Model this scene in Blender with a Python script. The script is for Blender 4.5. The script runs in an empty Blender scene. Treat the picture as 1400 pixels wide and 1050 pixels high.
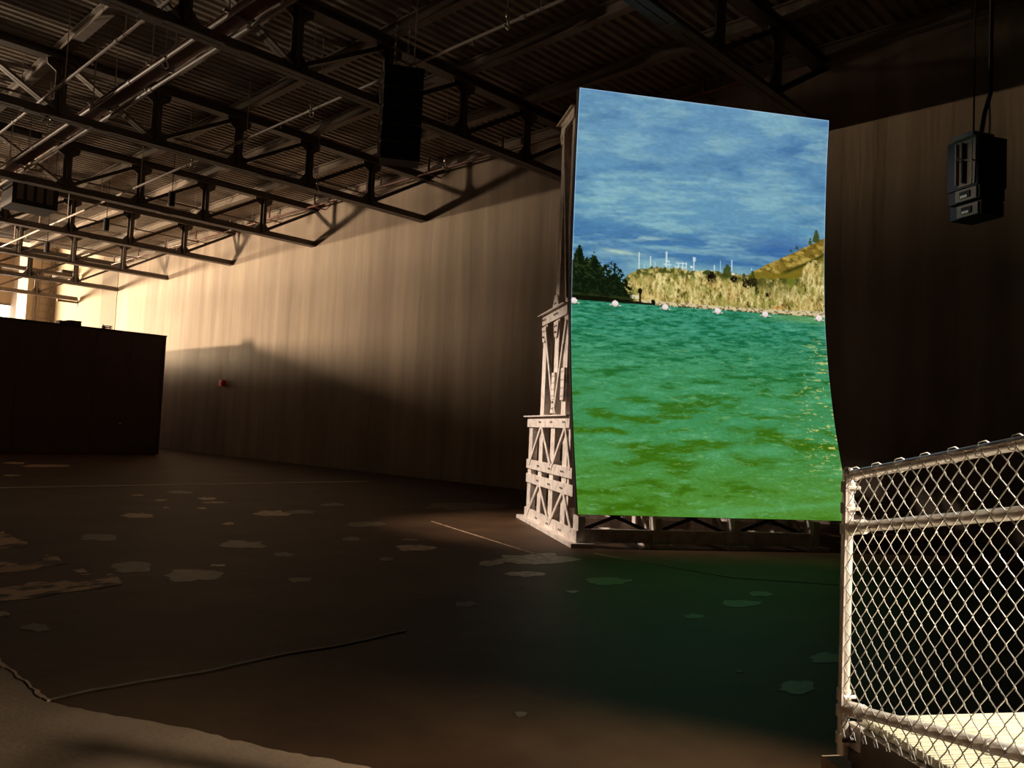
import bpy, bmesh, math, random
import numpy as np
from mathutils import Vector, Matrix
random.seed(7)
S = bpy.context.scene
C = S.collection

# ---------------------------------------------------------------- camera
F_PX = 1103.5
def unit(a): return a / np.linalg.norm(a)
cen = np.array([700., 525.])
def cdir(p): return unit(np.array([p[0]-cen[0], -(p[1]-cen[1]), -F_PX]))
Yc = cdir((-450, 536)); Xc = cdir((1760, 636)); Xc = unit(Xc-(Xc@Yc)*Yc); Zc = np.cross(Xc, Yc)
Rw = np.array([Xc, Yc, Zc])            # world = Rw @ cam
EYE = np.array([0, 0, 1.6])
cam_d = bpy.data.cameras.new('camera'); cam = bpy.data.objects.new('camera', cam_d); C.objects.link(cam)
M = Matrix([[*Rw[0], 0], [*Rw[1], 0], [*Rw[2], 1.6], [0, 0, 0, 1]])
cam.matrix_world = M
cam_d.sensor_fit = 'HORIZONTAL'; cam_d.sensor_width = 36; cam_d.lens = 36*F_PX/1400
cam_d.clip_start = 0.05; cam_d.clip_end = 300
S.camera = cam
def on(px, py, ax, val):
    r = Rw @ cdir((px, py)); t = (val-EYE[ax])/r[ax]; return EYE+t*r
def floor_at(px, py): return on(px, py, 2, 0.0)

# ---------------------------------------------------------------- world, light, exposure
w = bpy.data.worlds.new('world'); S.world = w; w.use_nodes = True
w.node_tree.nodes['Background'].inputs[0].default_value = (0.9, 0.65, 0.4, 1)
w.node_tree.nodes['Background'].inputs[1].default_value = 0.009
S.view_settings.view_transform = 'Standard'; S.view_settings.look = 'None'
S.view_settings.exposure = 0; S.view_settings.gamma = 1
try: S.view_settings.use_curve_mapping = False
except Exception: pass
def look(o, tgt): o.rotation_euler = (Vector(tgt)-o.location).to_track_quat('-Z', 'Y').to_euler()
def area(name, loc, tgt, sx, sy, power, col, spread=180):
    l = bpy.data.lights.new(name, 'AREA'); l.shape = 'RECTANGLE'; l.size = sx; l.size_y = sy; l.energy = power; l.color = col
    l.spread = math.radians(spread)
    o = bpy.data.objects.new(name, l); C.objects.link(o); o.location = loc; look(o, tgt); return o
def spot(name, loc, tgt, power, col, ang, blend=.6, rad=.15):
    l = bpy.data.lights.new(name, 'SPOT'); l.energy = power; l.color = col; l.spot_size = math.radians(ang); l.spot_blend = blend; l.shadow_soft_size = rad
    o = bpy.data.objects.new(name, l); C.objects.link(o); o.location = loc; look(o, tgt); return o
WARM = (1.0, .75, .48)
area('clerestory_daylight', (3.5, 64.6, 7.1), (3.5, 20, 6.6), 11, 2.6, 23000, WARM)
area('side_clerestory_daylight', (-13, 64.6, 6.5), (-8, 20, 4), 9, 3, 15000, WARM)
spot('bay_floodlight', (-3.0, 36, 5.12), (16.2, 33.5, 5.0), 21000, (1.0, .76, .53), 94, 1, .5)
spot('added_ceiling_uplight', (-3.0, 36, 5.3), (2.6, 20.5, 13.2), 17000, (1.0, .80, .60), 48, 1, .15)  # extra lamp added at the floodlight's place to brighten the ceiling
spot('added_loudspeaker_fill', (3.6, 13.6, 7.3), (12.0, 3.1, 5.2), 900, (1.0, .76, .52), 6, 1, .08)  # unseen lamp added only to warm the right loudspeaker
spot('tower_floodlight', (3.6, 13.6, 7.3), (10.2, 8.9, .9), 6200, (1.0, .83, .70), 34, 1, .12)
spot('deck_floodlight', (4.05, -.42, 2.3), (3.08, .72, .75), 760, (1.0, .88, .70), 70, .7, .06)

# ---------------------------------------------------------------- helpers
def tag(o, label=None, cat=None, group=None, kind=None):
    if label: o['label'] = label
    if cat: o['category'] = cat
    if group: o['group'] = group
    if kind: o['kind'] = kind
    return o
def empty(name, loc=(0, 0, 0), rz=0):
    o = bpy.data.objects.new(name, None); C.objects.link(o); o.location = loc; o.rotation_euler = (0, 0, rz); o.empty_display_size = .2
    return o
def tree_copy(o, parent=None):
    c = o.copy(); C.objects.link(c)
    if parent: c.parent = parent
    for ch in list(o.children): tree_copy(ch, c)
    return c
class MB:
    def __init__(s): s.v = []; s.f = []; s.smooth = False
    def box(s, a, b):
        x0, y0, z0 = a; x1, y1, z1 = b; n = len(s.v)
        s.v += [(x0,y0,z0),(x1,y0,z0),(x1,y1,z0),(x0,y1,z0),(x0,y0,z1),(x1,y0,z1),(x1,y1,z1),(x0,y1,z1)]
        s.f += [tuple(n+i for i in q) for q in ((0,3,2,1),(4,5,6,7),(0,1,5,4),(1,2,6,5),(2,3,7,6),(3,0,4,7))]
        return s
    def prism(s, prof, a, b, up=(0, 0, 1)):
        a = Vector(a); b = Vector(b); d = (b-a).normalized(); up = Vector(up)
        sd = d.cross(up)
        if sd.length < 1e-4: sd = d.cross(Vector((0, 1, 0)))
        sd.normalize(); u2 = sd.cross(d); n = len(s.v); k = len(prof)
        for P in (a, b):
            for (p, q) in prof: s.v.append(tuple(P+sd*p+u2*q))
        for i in range(k): j = (i+1) % k; s.f.append((n+i, n+j, n+k+j, n+k+i))
        s.f.append(tuple(n+i for i in reversed(range(k)))); s.f.append(tuple(n+k+i for i in range(k)))
        return s
    def bar(s, a, b, w, h, up=(0, 0, 1)):
        return s.prism([(-w/2,-h/2),(w/2,-h/2),(w/2,h/2),(-w/2,h/2)], a, b, up)
    def ibeam(s, a, b, w, h, t=.03, up=(0, 0, 1)):
        W, H = w/2, h/2; e = t*.35
        return s.prism([(-W,-H),(W,-H),(W,-H+t),(e,-H+t),(e,H-t),(W,H-t),(W,H),(-W,H),(-W,H-t),(-e,H-t),(-e,-H+t),(-W,-H+t)], a, b, up)
    def chan(s, a, b, w, h, t=.012, up=(0, 0, 1)):   # channel, web along +side
        W, H = w/2, h/2
        return s.prism([(-W,-H),(W,-H),(W,H),(-W,H),(-W,H-t),(W-t,H-t),(W-t,-H+t),(-W,-H+t)], a, b, up)
    def angle(s, a, b, sx, t=.015, L=.1, up=(0, 0, 1)):
        g = .012
        pr = [(sx*g, 0), (sx*(g+L), 0), (sx*(g+L), t), (sx*(g+t), t), (sx*(g+t), L), (sx*g, L)]
        return s.prism(pr, a, b, up)
    def tube(s, pts, r, n=8, caps=True):
        pts = [Vector(p) for p in pts]; base = len(s.v); prev = None
        for i, p in enumerate(pts):
            d = (pts[min(i+1, len(pts)-1)]-pts[max(i-1, 0)])
            if d.length < 1e-9: d = Vector((0, 0, 1))
            d.normalize()
            if prev is None: prev = d.orthogonal().normalized()
            x = (prev-d*prev.dot(d)).normalized(); prev = x; y = d.cross(x)
            rr = r[i] if isinstance(r, (list, tuple)) else r
            for k in range(n):
                a = 2*math.pi*k/n; s.v.append(tuple(p+(x*math.cos(a)+y*math.sin(a))*rr))
        for i in range(len(pts)-1):
            for k in range(n):
                k2 = (k+1) % n; s.f.append((base+i*n+k, base+i*n+k2, base+(i+1)*n+k2, base+(i+1)*n+k))
        if caps:
            s.f.append(tuple(base+k for k in reversed(range(n)))); s.f.append(tuple(base+(len(pts)-1)*n+k for k in range(n)))
        s.smooth = True
        return s
    def plate(s, pts, nrm, t):     # polygon with thickness
        nrm = Vector(nrm).normalized()*t; n = len(s.v); k = len(pts)
        s.v += [tuple(Vector(p)) for p in pts]+[tuple(Vector(p)+nrm) for p in pts]
        for i in range(k): j = (i+1) % k; s.f.append((n+i, n+j, n+k+j, n+k+i))
        s.f.append(tuple(n+i for i in reversed(range(k)))); s.f.append(tuple(n+k+i for i in range(k)))
        return s
    def mesh(s, name, mat):
        m = bpy.data.meshes.new(name); m.from_pydata(s.v, [], s.f); m.update()
        bm = bmesh.new(); bm.from_mesh(m); bmesh.ops.recalc_face_normals(bm, faces=bm.faces); bm.to_mesh(m); bm.free()
        if s.smooth:
            m.polygons.foreach_set('use_smooth', [True]*len(m.polygons))
            try: m.set_sharp_from_angle(angle=math.radians(40))
            except Exception: pass
        if mat: m.materials.append(mat)
        return m
    def build(s, name, mat, parent=None, loc=None):
        o = bpy.data.objects.new(name, s.mesh(name, mat)); C.objects.link(o)
        if parent: o.parent = parent
        if loc: o.location = loc
        return o
def inst(name, mesh, parent, loc=(0, 0, 0), rot=None):
    o = bpy.data.objects.new(name, mesh); C.objects.link(o); o.parent = parent; o.location = loc
    if rot: o.rotation_euler = rot
    return o

# ---------------------------------------------------------------- materials
def mat(name, col, rough=.6, metal=0, noise=.0, nscale=5, bump=0, bscale=40, stretch=(1, 1, 1), col2=None, spec=.5, lo=.35, hi=.7):
    m = bpy.data.materials.new(name); m.use_nodes = True; nt = m.node_tree; b = nt.nodes['Principled BSDF']
    b.inputs['Base Color'].default_value = (*col, 1); b.inputs['Roughness'].default_value = rough; b.inputs['Metallic'].default_value = metal
    b.inputs['Specular IOR Level'].default_value = spec
    tc = nt.nodes.new('ShaderNodeTexCoord'); mp = nt.nodes.new('ShaderNodeMapping'); mp.inputs['Scale'].default_value = stretch
    nt.links.new(tc.outputs['Object'], mp.inputs['Vector'])
    if col2 is None: col2 = tuple(c*(1-noise) for c in col)
    n = nt.nodes.new('ShaderNodeTexNoise'); n.inputs['Scale'].default_value = nscale; n.inputs['Detail'].default_value = 8; n.inputs['Roughness'].default_value = .6
    nt.links.new(mp.outputs[0], n.inputs['Vector'])
    r = nt.nodes.new('ShaderNodeValToRGB'); r.color_ramp.elements[0].position = lo; r.color_ramp.elements[1].position = hi
    r.color_ramp.elements[0].color = (*col2, 1); r.color_ramp.elements[1].color = (*col, 1)
    nt.links.new(n.outputs['Fac'], r.inputs['Fac']); nt.links.new(r.outputs['Color'], b.inputs['Base Color'])
    if bump:
        n2 = nt.nodes.new('ShaderNodeTexNoise'); n2.inputs['Scale'].default_value = bscale; n2.inputs['Detail'].default_value = 5
        nt.links.new(mp.outputs[0], n2.inputs['Vector'])
        bp = nt.nodes.new('ShaderNodeBump'); bp.inputs['Strength'].default_value = bump; bp.inputs['Distance'].default_value = .02
        nt.links.new(n2.outputs['Fac'], bp.inputs['Height']); nt.links.new(bp.outputs[0], b.inputs['Normal'])
    return m
def emit(name, col, s):
    m = bpy.data.materials.new(name); m.use_nodes = True; b = m.node_tree.nodes['Principled BSDF']
    b.inputs['Base Color'].default_value = (0, 0, 0, 1); b.inputs['Emission Color'].default_value = (*col, 1); b.inputs['Emission Strength'].default_value = s
    return m
M_floor = mat('dark_floor_coating', (.086, .046, .020), .6, noise=.5, nscale=.9, bump=.25, bscale=6, col2=(.040, .018, .008), spec=.22)
M_conc = mat('bare_concrete', (.42, .29, .19), .65, noise=.35, nscale=1.6, bump=.2, bscale=30, spec=.25)
M_patch = mat('worn_floor_patch', (.55, .38, .25), .5, nscale=9, col2=(.16, .11, .075), lo=.3, hi=.6, spec=.4)
M_patch2 = mat('faint_floor_patch', (.12, .09, .055), .5, nscale=7, col2=(.06, .04, .026), lo=.3, hi=.6)
M_line = mat('pale_floor_line', (.60, .46, .34), .6, noise=.4, nscale=3, stretch=(.5, 4, 1))
M_wall2 = mat('pale_precast_wall', (.34, .27, .19), .8, noise=.12, nscale=1.2, bump=.1, bscale=8, stretch=(1, 1, .25))
M_steel = mat('dark_roof_steel', (.16, .125, .10), .5, noise=.35, nscale=8, bump=.1, bscale=60, metal=.0)
M_joist = mat('pale_lit_roof_steel', (.34, .27, .21), .55, noise=.3, nscale=6, bump=.1, bscale=50)  # paler roof steel; also paints light onto the falling diagonals
M_deck = mat('roof_deck_metal', (.40, .33, .26), .5, noise=.35, nscale=2.5, bump=.05, bscale=40, metal=.2)
M_pipe = mat('pale_pipe_paint', (.72, .62, .54), .4, noise=.15, nscale=12, spec=.6)
M_red = mat('red_brown_paint', (.20, .055, .035), .5, noise=.4, nscale=10)
M_black = mat('black_paint', (.018, .012, .010), .6, noise=.3, nscale=4, bump=.05, bscale=50, spec=.3)
M_part = mat('dark_partition_paint', (.075, .045, .038), .75, noise=.25, nscale=1.2, bump=.05, bscale=20, spec=.25)
M_spk = mat('black_speaker_plastic', (.010, .010, .010), .55, noise=.3, nscale=8, bump=.1, bscale=80)
M_spkb = mat('grey_speaker_back', (.30, .24, .19), .5, noise=.3, nscale=15, bump=.1, bscale=60)
M_tower = mat('weathered_white_steel', (.80, .72, .64), .5, nscale=7, col2=(.52, .42, .35), lo=.3, hi=.55, bump=.15, bscale=45)
M_bolt = mat('dark_bolt', (.05, .035, .03), .5, noise=.3)
M_rust = mat('rust_brown_panel', (.42, .17, .06), .7, nscale=2.5, col2=(.24, .09, .035), bump=.1, bscale=12, stretch=(1, 1, .3))
M_galv = mat('galvanised_pipe', (.88, .84, .78), .28, nscale=14, col2=(.66, .56, .50), metal=.4, lo=.3, hi=.7, bump=.08, bscale=60)
M_wire = mat('galvanised_wire', (.86, .82, .76), .3, noise=.2, nscale=30, metal=.35)
M_alu = mat('ribbed_aluminium', (.80, .77, .62), .35, nscale=10, col2=(.62, .58, .46), metal=.35, bump=.1, bscale=50)
M_chain = mat('shiny_chain_steel', (.8, .75, .7), .2, noise=.2, metal=.9)
M_alarm = mat('red_alarm_plastic', (.95, .03, .03), .35, noise=.1)
M_white = mat('white_plastic', (.8, .78, .75), .4, noise=.05)
M_wood = mat('brown_timber_block', (.42, .28, .18), .7, nscale=4, noise=.4, stretch=(1, 8, 8), bump=.15, bscale=20)
M_win = emit('bright_daylight_glass', (1, .93, .84), 6)

# painted long wall: boarded seams, and streaks of grazing light put into colour and bump
def wall_mat():
    m = bpy.data.materials.new('light_streaked_brown_wall_paint'); m.use_nodes = True; nt = m.node_tree; b = nt.nodes['Principled BSDF']
    N = nt.nodes.new; L = nt.links.new
    tc = N('ShaderNodeTexCoord')
    def noise(sc, st, det=6, rg=.6):
        mp = N('ShaderNodeMapping'); mp.inputs['Scale'].default_value = st; L(tc.outputs['Object'], mp.inputs['Vector'])
        n = N('ShaderNodeTexNoise'); n.inputs['Scale'].default_value = sc; n.inputs['Detail'].default_value = det; n.inputs['Roughness'].default_value = rg
        L(mp.outputs[0], n.inputs['Vector']); return n.outputs['Fac']
    streak = noise(1.6, (1, 1, .06), 7, .62); blot = noise(.35, (1, 1, .6), 4); fine = noise(5, (1, 1, .05), 5)
    r = N('ShaderNodeValToRGB'); e = r.color_ramp.elements
    e[0].position = .3; e[0].color = (.30, .225, .16, 1); e[1].position = .72; e[1].color = (.50, .39, .29, 1); L(streak, r.inputs['Fac'])
    mx = N('ShaderNodeMixRGB'); mx.blend_type = 'MULTIPLY'; mx.inputs['Fac'].default_value = .5; L(r.outputs[0], mx.inputs[1])
    r2 = N('ShaderNodeValToRGB'); r2.color_ramp.elements[0].position = .3; r2.color_ramp.elements[0].color = (.55, .55, .55, 1); r2.color_ramp.elements[1].position = .65
    L(blot, r2.inputs['Fac']); L(r2.outputs[0], mx.inputs[2]); L(mx.outputs[0], b.inputs['Base Color'])
    b.inputs['Roughness'].default_value = .75
    ad = N('ShaderNodeMath'); ad.operation = 'ADD'; L(streak, ad.inputs[0])
    ml = N('ShaderNodeMath'); ml.operation = 'MULTIPLY'; ml.inputs[1].default_value = .25; L(fine, ml.inputs[0]); L(ml.outputs[0], ad.inputs[1])
    bp = N('ShaderNodeBump'); bp.inputs['Strength'].default_value = .55; bp.inputs['Distance'].default_value = .05; L(ad.outputs[0], bp.inputs['Height'])
    L(bp.outputs[0], b.inputs['Normal'])
    return m
M_wall = wall_mat()

# ---------------------------------------------------------------- setting
WX = 16.2; PAN = 2.13; TOPZ = 9.5; DK = 9.88
def struct(name, mb, m, parent=None):
    o = mb.build(name, m, parent); o['kind'] = 'structure'; return o
floor = struct('floor', MB().box((-22, -14, -.4), (18, 67, 0)), M_floor)
# long wall (cladding as far as Y=45.4, paler precast wall beyond), slightly uneven surface
def wavy_wall():
    mb = MB(); ys = np.linspace(-14, 45.4, 200); zs = np.linspace(0, DK+.3, 30); rng = np.random.RandomState(3)
    ph = rng.rand(12)*6.28; fr = rng.rand(12)*3+.5; fz = rng.rand(12)*.5
    for y in ys:
        for z in zs:
            dx = sum(math.sin(fr[i]*y+ph[i]+fz[i]*z) for i in range(12))*.0035
            mb.v.append((WX+dx, y, z))
    nz = len(zs)
    for i in range(len(ys)-1):
        for j in range(nz-1): a = i*nz+j; mb.f.append((a, a+1, a+nz+1, a+nz))
    mb.smooth = True
    n = len(mb.v); mb.box((WX+.08, -14, 0), (WX+.4, 45.4, DK+.3)); mb.box((WX-.02, 45.34, 0), (WX+.2, 45.4, DK+.3))
    return mb
struct('wall_right', wavy_wall(), M_wall)
struct('wall_right_far', MB().box((16.36, 45.4, 0), (16.8, 67, 13.3)), M_wall2)
# shallow pier on the precast wall and the corner block with the ladder
struct('trim_1', MB().box((16.28, 45.42, 0), (16.38, 47.9, 13)), mat('grey_pier', (.22, .17, .12), .8, noise=.1))
struct('trim_2', MB().box((14.85, 56.4, 0), (16.4, 58.5, 13.2)), M_wall2)
struct('wall_left', MB().box((-22.4, -14, 0), (-22, 67, 13.3)), M_black)
struct('wall_back', MB().box((-22, -14.4, 0), (18, -14, 13.3)), M_black)
struct('wall_far', MB().box((-22, 66, 0), (18, 66.4, 4.2)).box((-22, 66, 9.0), (18, 66.4, 13.3)).box((-22, 66, 4.2), (-19, 66.4, 9)), M_wall2)
struct('wall_light_block', MB().box((-22, 47, 0), (10.8, 47.3, 7.4)), M_wall2)  # unseen, added to block window light from the near part of the wall
# strip windows of the far wall
for k in range(5):
    x0 = -19+k*7.2
    f = MB().box((x0, 65.9, 4.2), (x0+7.2, 66.1, 4.35)).box((x0, 65.9, 8.85), (x0+7.2, 66.1, 9.0)).box((x0, 65.9, 4.35), (x0+.12, 66.1, 8.85)).box((x0+7.08, 65.9, 4.35), (x0+7.2, 66.1, 8.85))
    f.box((x0, 65.9, 7.9), (x0+7.2, 66.1, 8.02))
    wo = struct('window_%d' % (k+1), f, M_steel)
    for q in range(3):
        MB().box((x0+.12+q*2.32, 65.97, 4.35), (x0+.12+(q+1)*2.32-.06, 66.02, 8.85)).build('pane', M_win, wo)
# roof deck: trapezoidal flutes that run along X, up to Y=45.6; the higher far bay behind
def deck(y0, y1, z, x0=-22, x1=WX+.2):
    mb = MB(); p = .24; n = int((y1-y0)/p); h = .075; pts = []
    for i in range(n):
        y = y0+i*p
        pts += [(y, z), (y+.10, z), (y+.13, z+h), (y+.21, z+h)]
    pts.append((y0+n*p, z))
    for (y, zz) in pts: mb.v += [(x0, y, zz), (x1, y, zz)]
    for i in range(len(pts)-1): a = 2*i; mb.f.append((a, a+1, a+3, a+2))
    k = len(mb.v); mb.box((x0, y0, z+h+.02), (x1, y0+n*p, z+h+.12))
    return mb
struct('ceiling', deck(-14, 45.5, DK), M_deck)
struct('ceiling_far_bay', deck(45.5, 66.2, 12.9, -22, 16.8).box((-22, 45.4, DK), (16.8, 45.5, 13.2)), M_deck)

# ---------------------------------------------------------------- floor pieces: slabs, edges, worn patches
def rough_poly(pts, jit, sub=4, z=.003):
    out = []
    n = len(pts)
    for i in range(n):
        a = Vector((*pts[i][:2], 0)); b = Vector((*pts[(i+1) % n][:2], 0)); L = (b-a).length
        for k in range(sub):
            p = a.lerp(b, k/sub)+Vector((random.uniform(-1, 1), random.uniform(-1, 1), 0))*min(jit, L*.12)
            out.append((p.x, p.y, 0.0005))
    return MB().plate(out, (0, 0, 1), z)
# bare concrete slab in the near left corner of the frame; the coating ends in a broken edge above it
conc = [(1.6, 8.0), (1.56, 6.3), (1.54, 4.91), (1.71, 4.52), (1.93, 4.11), (2.05, 3.78), (2.19, 3.47), (2.36, 3.11), (2.6, 2.4), (2.9, 1.2), (3.0, -2), (-8, -2), (-8, 8.2)]
rough_poly(conc, .012, 7, .006).build('concrete_slab', M_conc, floor)
jm = MB(); pts = [(1.56+i*.12, 4.93+random.uniform(-.012, .012)+.02*math.sin(i*.7), .006) for i in range(22)]
for a, b in zip(pts[:-1], pts[1:]): jm.bar(a, b, .02, .006)
jm.build('floor_joint', M_patch2, floor)
em = MB(); pts = [(1.545+random.uniform(-.012, .012), 4.9+i*.07, .008) for i in range(28)]
for a, b in zip(pts[:-1], pts[1:]): em.bar(a, b, random.uniform(.008, .03), .012)
em.build('broken_edge', M_patch, floor)
MB().box((-6, 18.31, .0005), (13.5, 18.49, .006)).build('floor_joint', M_line, floor)
def line_px(p, q, wd, m=M_patch, nm='floor_joint'):
    a = floor_at(*p); b = floor_at(*q); MB().bar((a[0], a[1], .004), (b[0], b[1], .004), wd, .006).build(nm, m, floor)
line_px((590, 713), (745, 762), .03); line_px((812, 757), (1000, 790), .02, M_conc); line_px((1000, 790), (1150, 800), .02, M_conc)
patches = [  # centre px, half sizes px, tone
 (60,637,38,2,1),(20,633,18,1.5,1),(15,650,14,1.5,1),(188,677,10,1.2,1),(219,684,9,1.3,1),(227,694,5,1.2,1),(283,682,14,2.2,1),(276,695,8,1.3,1),(292,687,18,1.2,1),(187,705,27,3.8,1),
 (245,673,22,2,0),(372,702,28,4,1),(313,716,9,2,1),(330,745,38,6,0),(388,758,15,3,0),(182,776,32,8,0),(260,787,46,9,0),(298,773,13,1.6,1),(137,735,30,5,0),(50,858,22,6,0),(410,793,18,4,0),
 (567,749,32,5,1),(528,765,12,3,0),(410,700,24,3,0),(500,717,30,4,0),(730,765,65,9,1),(670,770,22,4,1),(718,785,30,4,1),(635,692,60,6,0),(830,795,36,6,0),(783,809,10,1.6,1),(950,843,14,4,0),(1090,940,26,10,0),(1130,900,26,8,0),(1012,825,30,5,0),(712,977,9,4,0),(636,826,18,4,0),
 (560,738,14,2,0),(480,737,16,3,0),(1040,812,20,4,0),(455,690,20,2.4,0)]
for (cx, cy, rx, ry, tn) in patches:
    pl = []; n = 16; 
    for i in range(n):
        a = 2*math.pi*i/n; k = random.uniform(.65, 1.12)
        p = floor_at(cx+rx*k*math.cos(a), cy+ry*k*math.sin(a)); pl.append((p[0], p[1]))
    rough_poly(pl, .06, 2, .002).build('floor_patch', M_patch if tn else M_patch2, floor)
# large torn patch of bare concrete at the left edge
M_torn = mat('torn_bare_concrete', (.72, .48, .31), .6, nscale=3.2, col2=(.10, .055, .03), lo=.44, hi=.52, stretch=(.8, 1.6, 1), spec=.2)
def poly_px(pxs, m, jit=.03, sub=3, z=.004):
    rough_poly([tuple(floor_at(*p)[:2]) for p in pxs], jit, sub, z).build('floor_patch', m, floor)
poly_px([(-30,730),(5,727),(20,735),(38,742),(30,748),(8,750),(-30,752)], M_torn)
poly_px([(-30,775),(5,768),(30,773),(60,768),(62,758),(82,762),(92,770),(60,775),(35,780),(15,783),(-30,786)], M_torn)
poly_px([(95,780),(112,778),(124,786),(112,787)], M_torn)
poly_px([(-40,808),(20,802),(45,796),(75,797),(88,794),(100,797),(135,790),(150,784),(172,799),(130,806),(85,812),(35,820),(-40,824)], M_torn)
poly_px([(-20,838),(6,837),(14,842),(-20,846)], M_torn)
# little bits of litter
for i, (px, py) in enumerate([(1011, 919), (715, 803)]):
    p = floor_at(px, py); t = MB().box((-.012, -.02, 0), (.014, .02, .003)).box((-.004, -.02, .003), (.004, .02, .006)).build('paper_scrap', M_white, None, (p[0], p[1], .0005))
    tag(t, ['tiny white paper scrap lying on the dark floor near the fence', 'pale paper scrap lying on the floor in front of the screen tower'][i], 'litter')

# ---------------------------------------------------------------- roof trusses
def xk(k): return WX-PAN*k
def truss_proto():
    t = empty('roof_truss')
    B = 8.08; TC = TOPZ-.02
    m = MB(); a, b = (xk(8)-.1, 0, B), (WX+.05, 0, B)
    m.angle(a, b, 1, .03, .14); m.angle(a, b, -1, .03, .14); m.bar((a[0], 0, B+.12), (b[0], 0, B+.12), .03, .2); m.build('bottom_chord', M_steel, t)
    m = MB().ibeam((a[0], 0, TC+.02), (b[0], 0, TC+.02), .3, .22, .03); m.build('top_chord', M_steel, t)
    vm = MB().angle((0, 0, B+.1), (0, 0, TC-.06), 1, .03, .11, (0, -1, 0)).angle((0, 0, B+.1), (0, 0, TC-.06), -1, .03, .11, (0, -1, 0)).bar((0, -.0, B+.1), (0, 0, TC-.06), .03, .16, (0, 1, 0)).mesh('vertical', M_steel)
    for k in range(1, 8): inst('vertical', vm, t, (xk(k), 0, 0))
    for k in range(8):
        if k < 4: a, b = Vector((xk(k+1)+.1, 0, B+.15)), Vector((xk(k)-.05, 0, TC-.12))
        else: a, b = Vector((xk(k+1)+.05, 0, TC-.12)), Vector((xk(k)-.1, 0, B+.15))
        m = MB()
        for s in (-1, 1): m.angle(a, b, s, .018, .1)
        m.build('diagonal', M_steel if k < 4 else M_joist, t)  # falling diagonals take the paler steel, light put into their colour
    g = MB().plate([(-.3, -.03, B+.02), (.3, -.03, B+.02), (.3, -.03, B+.2), (.12, -.03, B+.42), (-.12, -.03, B+.42), (-.3, -.03, B+.2)], (0, 1, 0), .04).mesh('gusset_plate', M_steel)
    g2 = MB().plate([(-.34, -.03, TC-.02), (.34, -.03, TC-.02), (.3, -.03, TC-.22), (.12, -.03, TC-.34), (-.12, -.03, TC-.34), (-.3, -.03, TC-.22)], (0, 1, 0), .04).mesh('gusset_plate', M_steel)
    for k in range(1, 8): inst('gusset_plate', g, t, (xk(k), 0, 0)); inst('gusset_plate', g2, t, (xk(k), 0, 0))
    # splice lines of the bottom flange
    for x in (5.0, 6.4, 10.6): inst('splice_plate', MB().box((-.18, -.13, B-.012), (.18, .13, B-.002)).mesh('splice_plate', M_steel), t, (x, 0, 0))
    return t
TY = [.6, 6.97, 13.43, 19.8, 26.17, 32.54, 38.95, 45.3, 51.7]
TL = ['steel roof truss directly over the viewer, mostly above the frame', 'dark steel roof truss whose chord runs down to the upper right corner of the screen',
      'steel roof truss running behind the hanging loudspeaker column towards the screen top', 'steel roof truss just beyond the hanging loudspeaker column, ending on the brown wall',
      'steel roof truss second beyond the hanging loudspeaker column', 'steel roof truss ending on the wall above the red alarm box', 'steel roof truss ending above the right edge of the dark partition',
      'thin steel roof truss ending at the corner where the brown wall turns cream', 'farthest steel roof truss, in front of the cream wall beside the ladder']
pt = truss_proto()
for i, y in enumerate(TY):
    o = pt if i == 0 else tree_copy(pt)
    o.location = (0, y, 0); tag(o, TL[i], 'truss', 'steel roof trusses')
# purlins along Y, one line at every panel point
ordn = ['first', 'second', 'third', 'fourth', 'fifth', 'sixth', 'seventh', 'eighth', 'ninth']
for k in range(9):
    x = xk(k)-(.12 if k == 0 else 0)
    m = MB().ibeam((x, -6, DK-.15), (x, 45.3, DK-.15), .2, .27, .025)
    o = m.build('roof_beam', M_joist); 
    tag(o, '%s long steel roof beam under the deck counted from the brown wall' % ordn[k], 'beam', 'long roof beams under the deck')
    # seats that carry the beam on every truss
# thin cross conduits between trusses
for i, (y, xe) in enumerate([(15.9, 12.9), (22.4, 15.7), (29.3, 15.7), (34.9, 15.7), (41.4, 15.6)]):
    r = empty('conduit_pipe', (0, y, 9.32))
    MB().tube([(.2, 0, 0), (xe, 0, 0)], .03, 8).build('pipe', M_steel, r)
    MB().tube([(xe-.05, 0, 0), (xe+.04, 0, 0)], .048, 8).build('end_cap', M_steel, r)
    h = MB().tube([(0, 0, 0), (0, 0, .5)], .006, 5).mesh('hanger', M_pipe)
    for q in range(6): inst('hanger', h, r, (xe-.4-q*2.3, 0, .03))
    tag(r, 'thin dark pipe under the roof deck crossing the %s bay from the screen' % ['nearest', 'second', 'third', 'fourth', 'fifth'][i], 'pipe', 'cross pipes under the deck')
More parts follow.
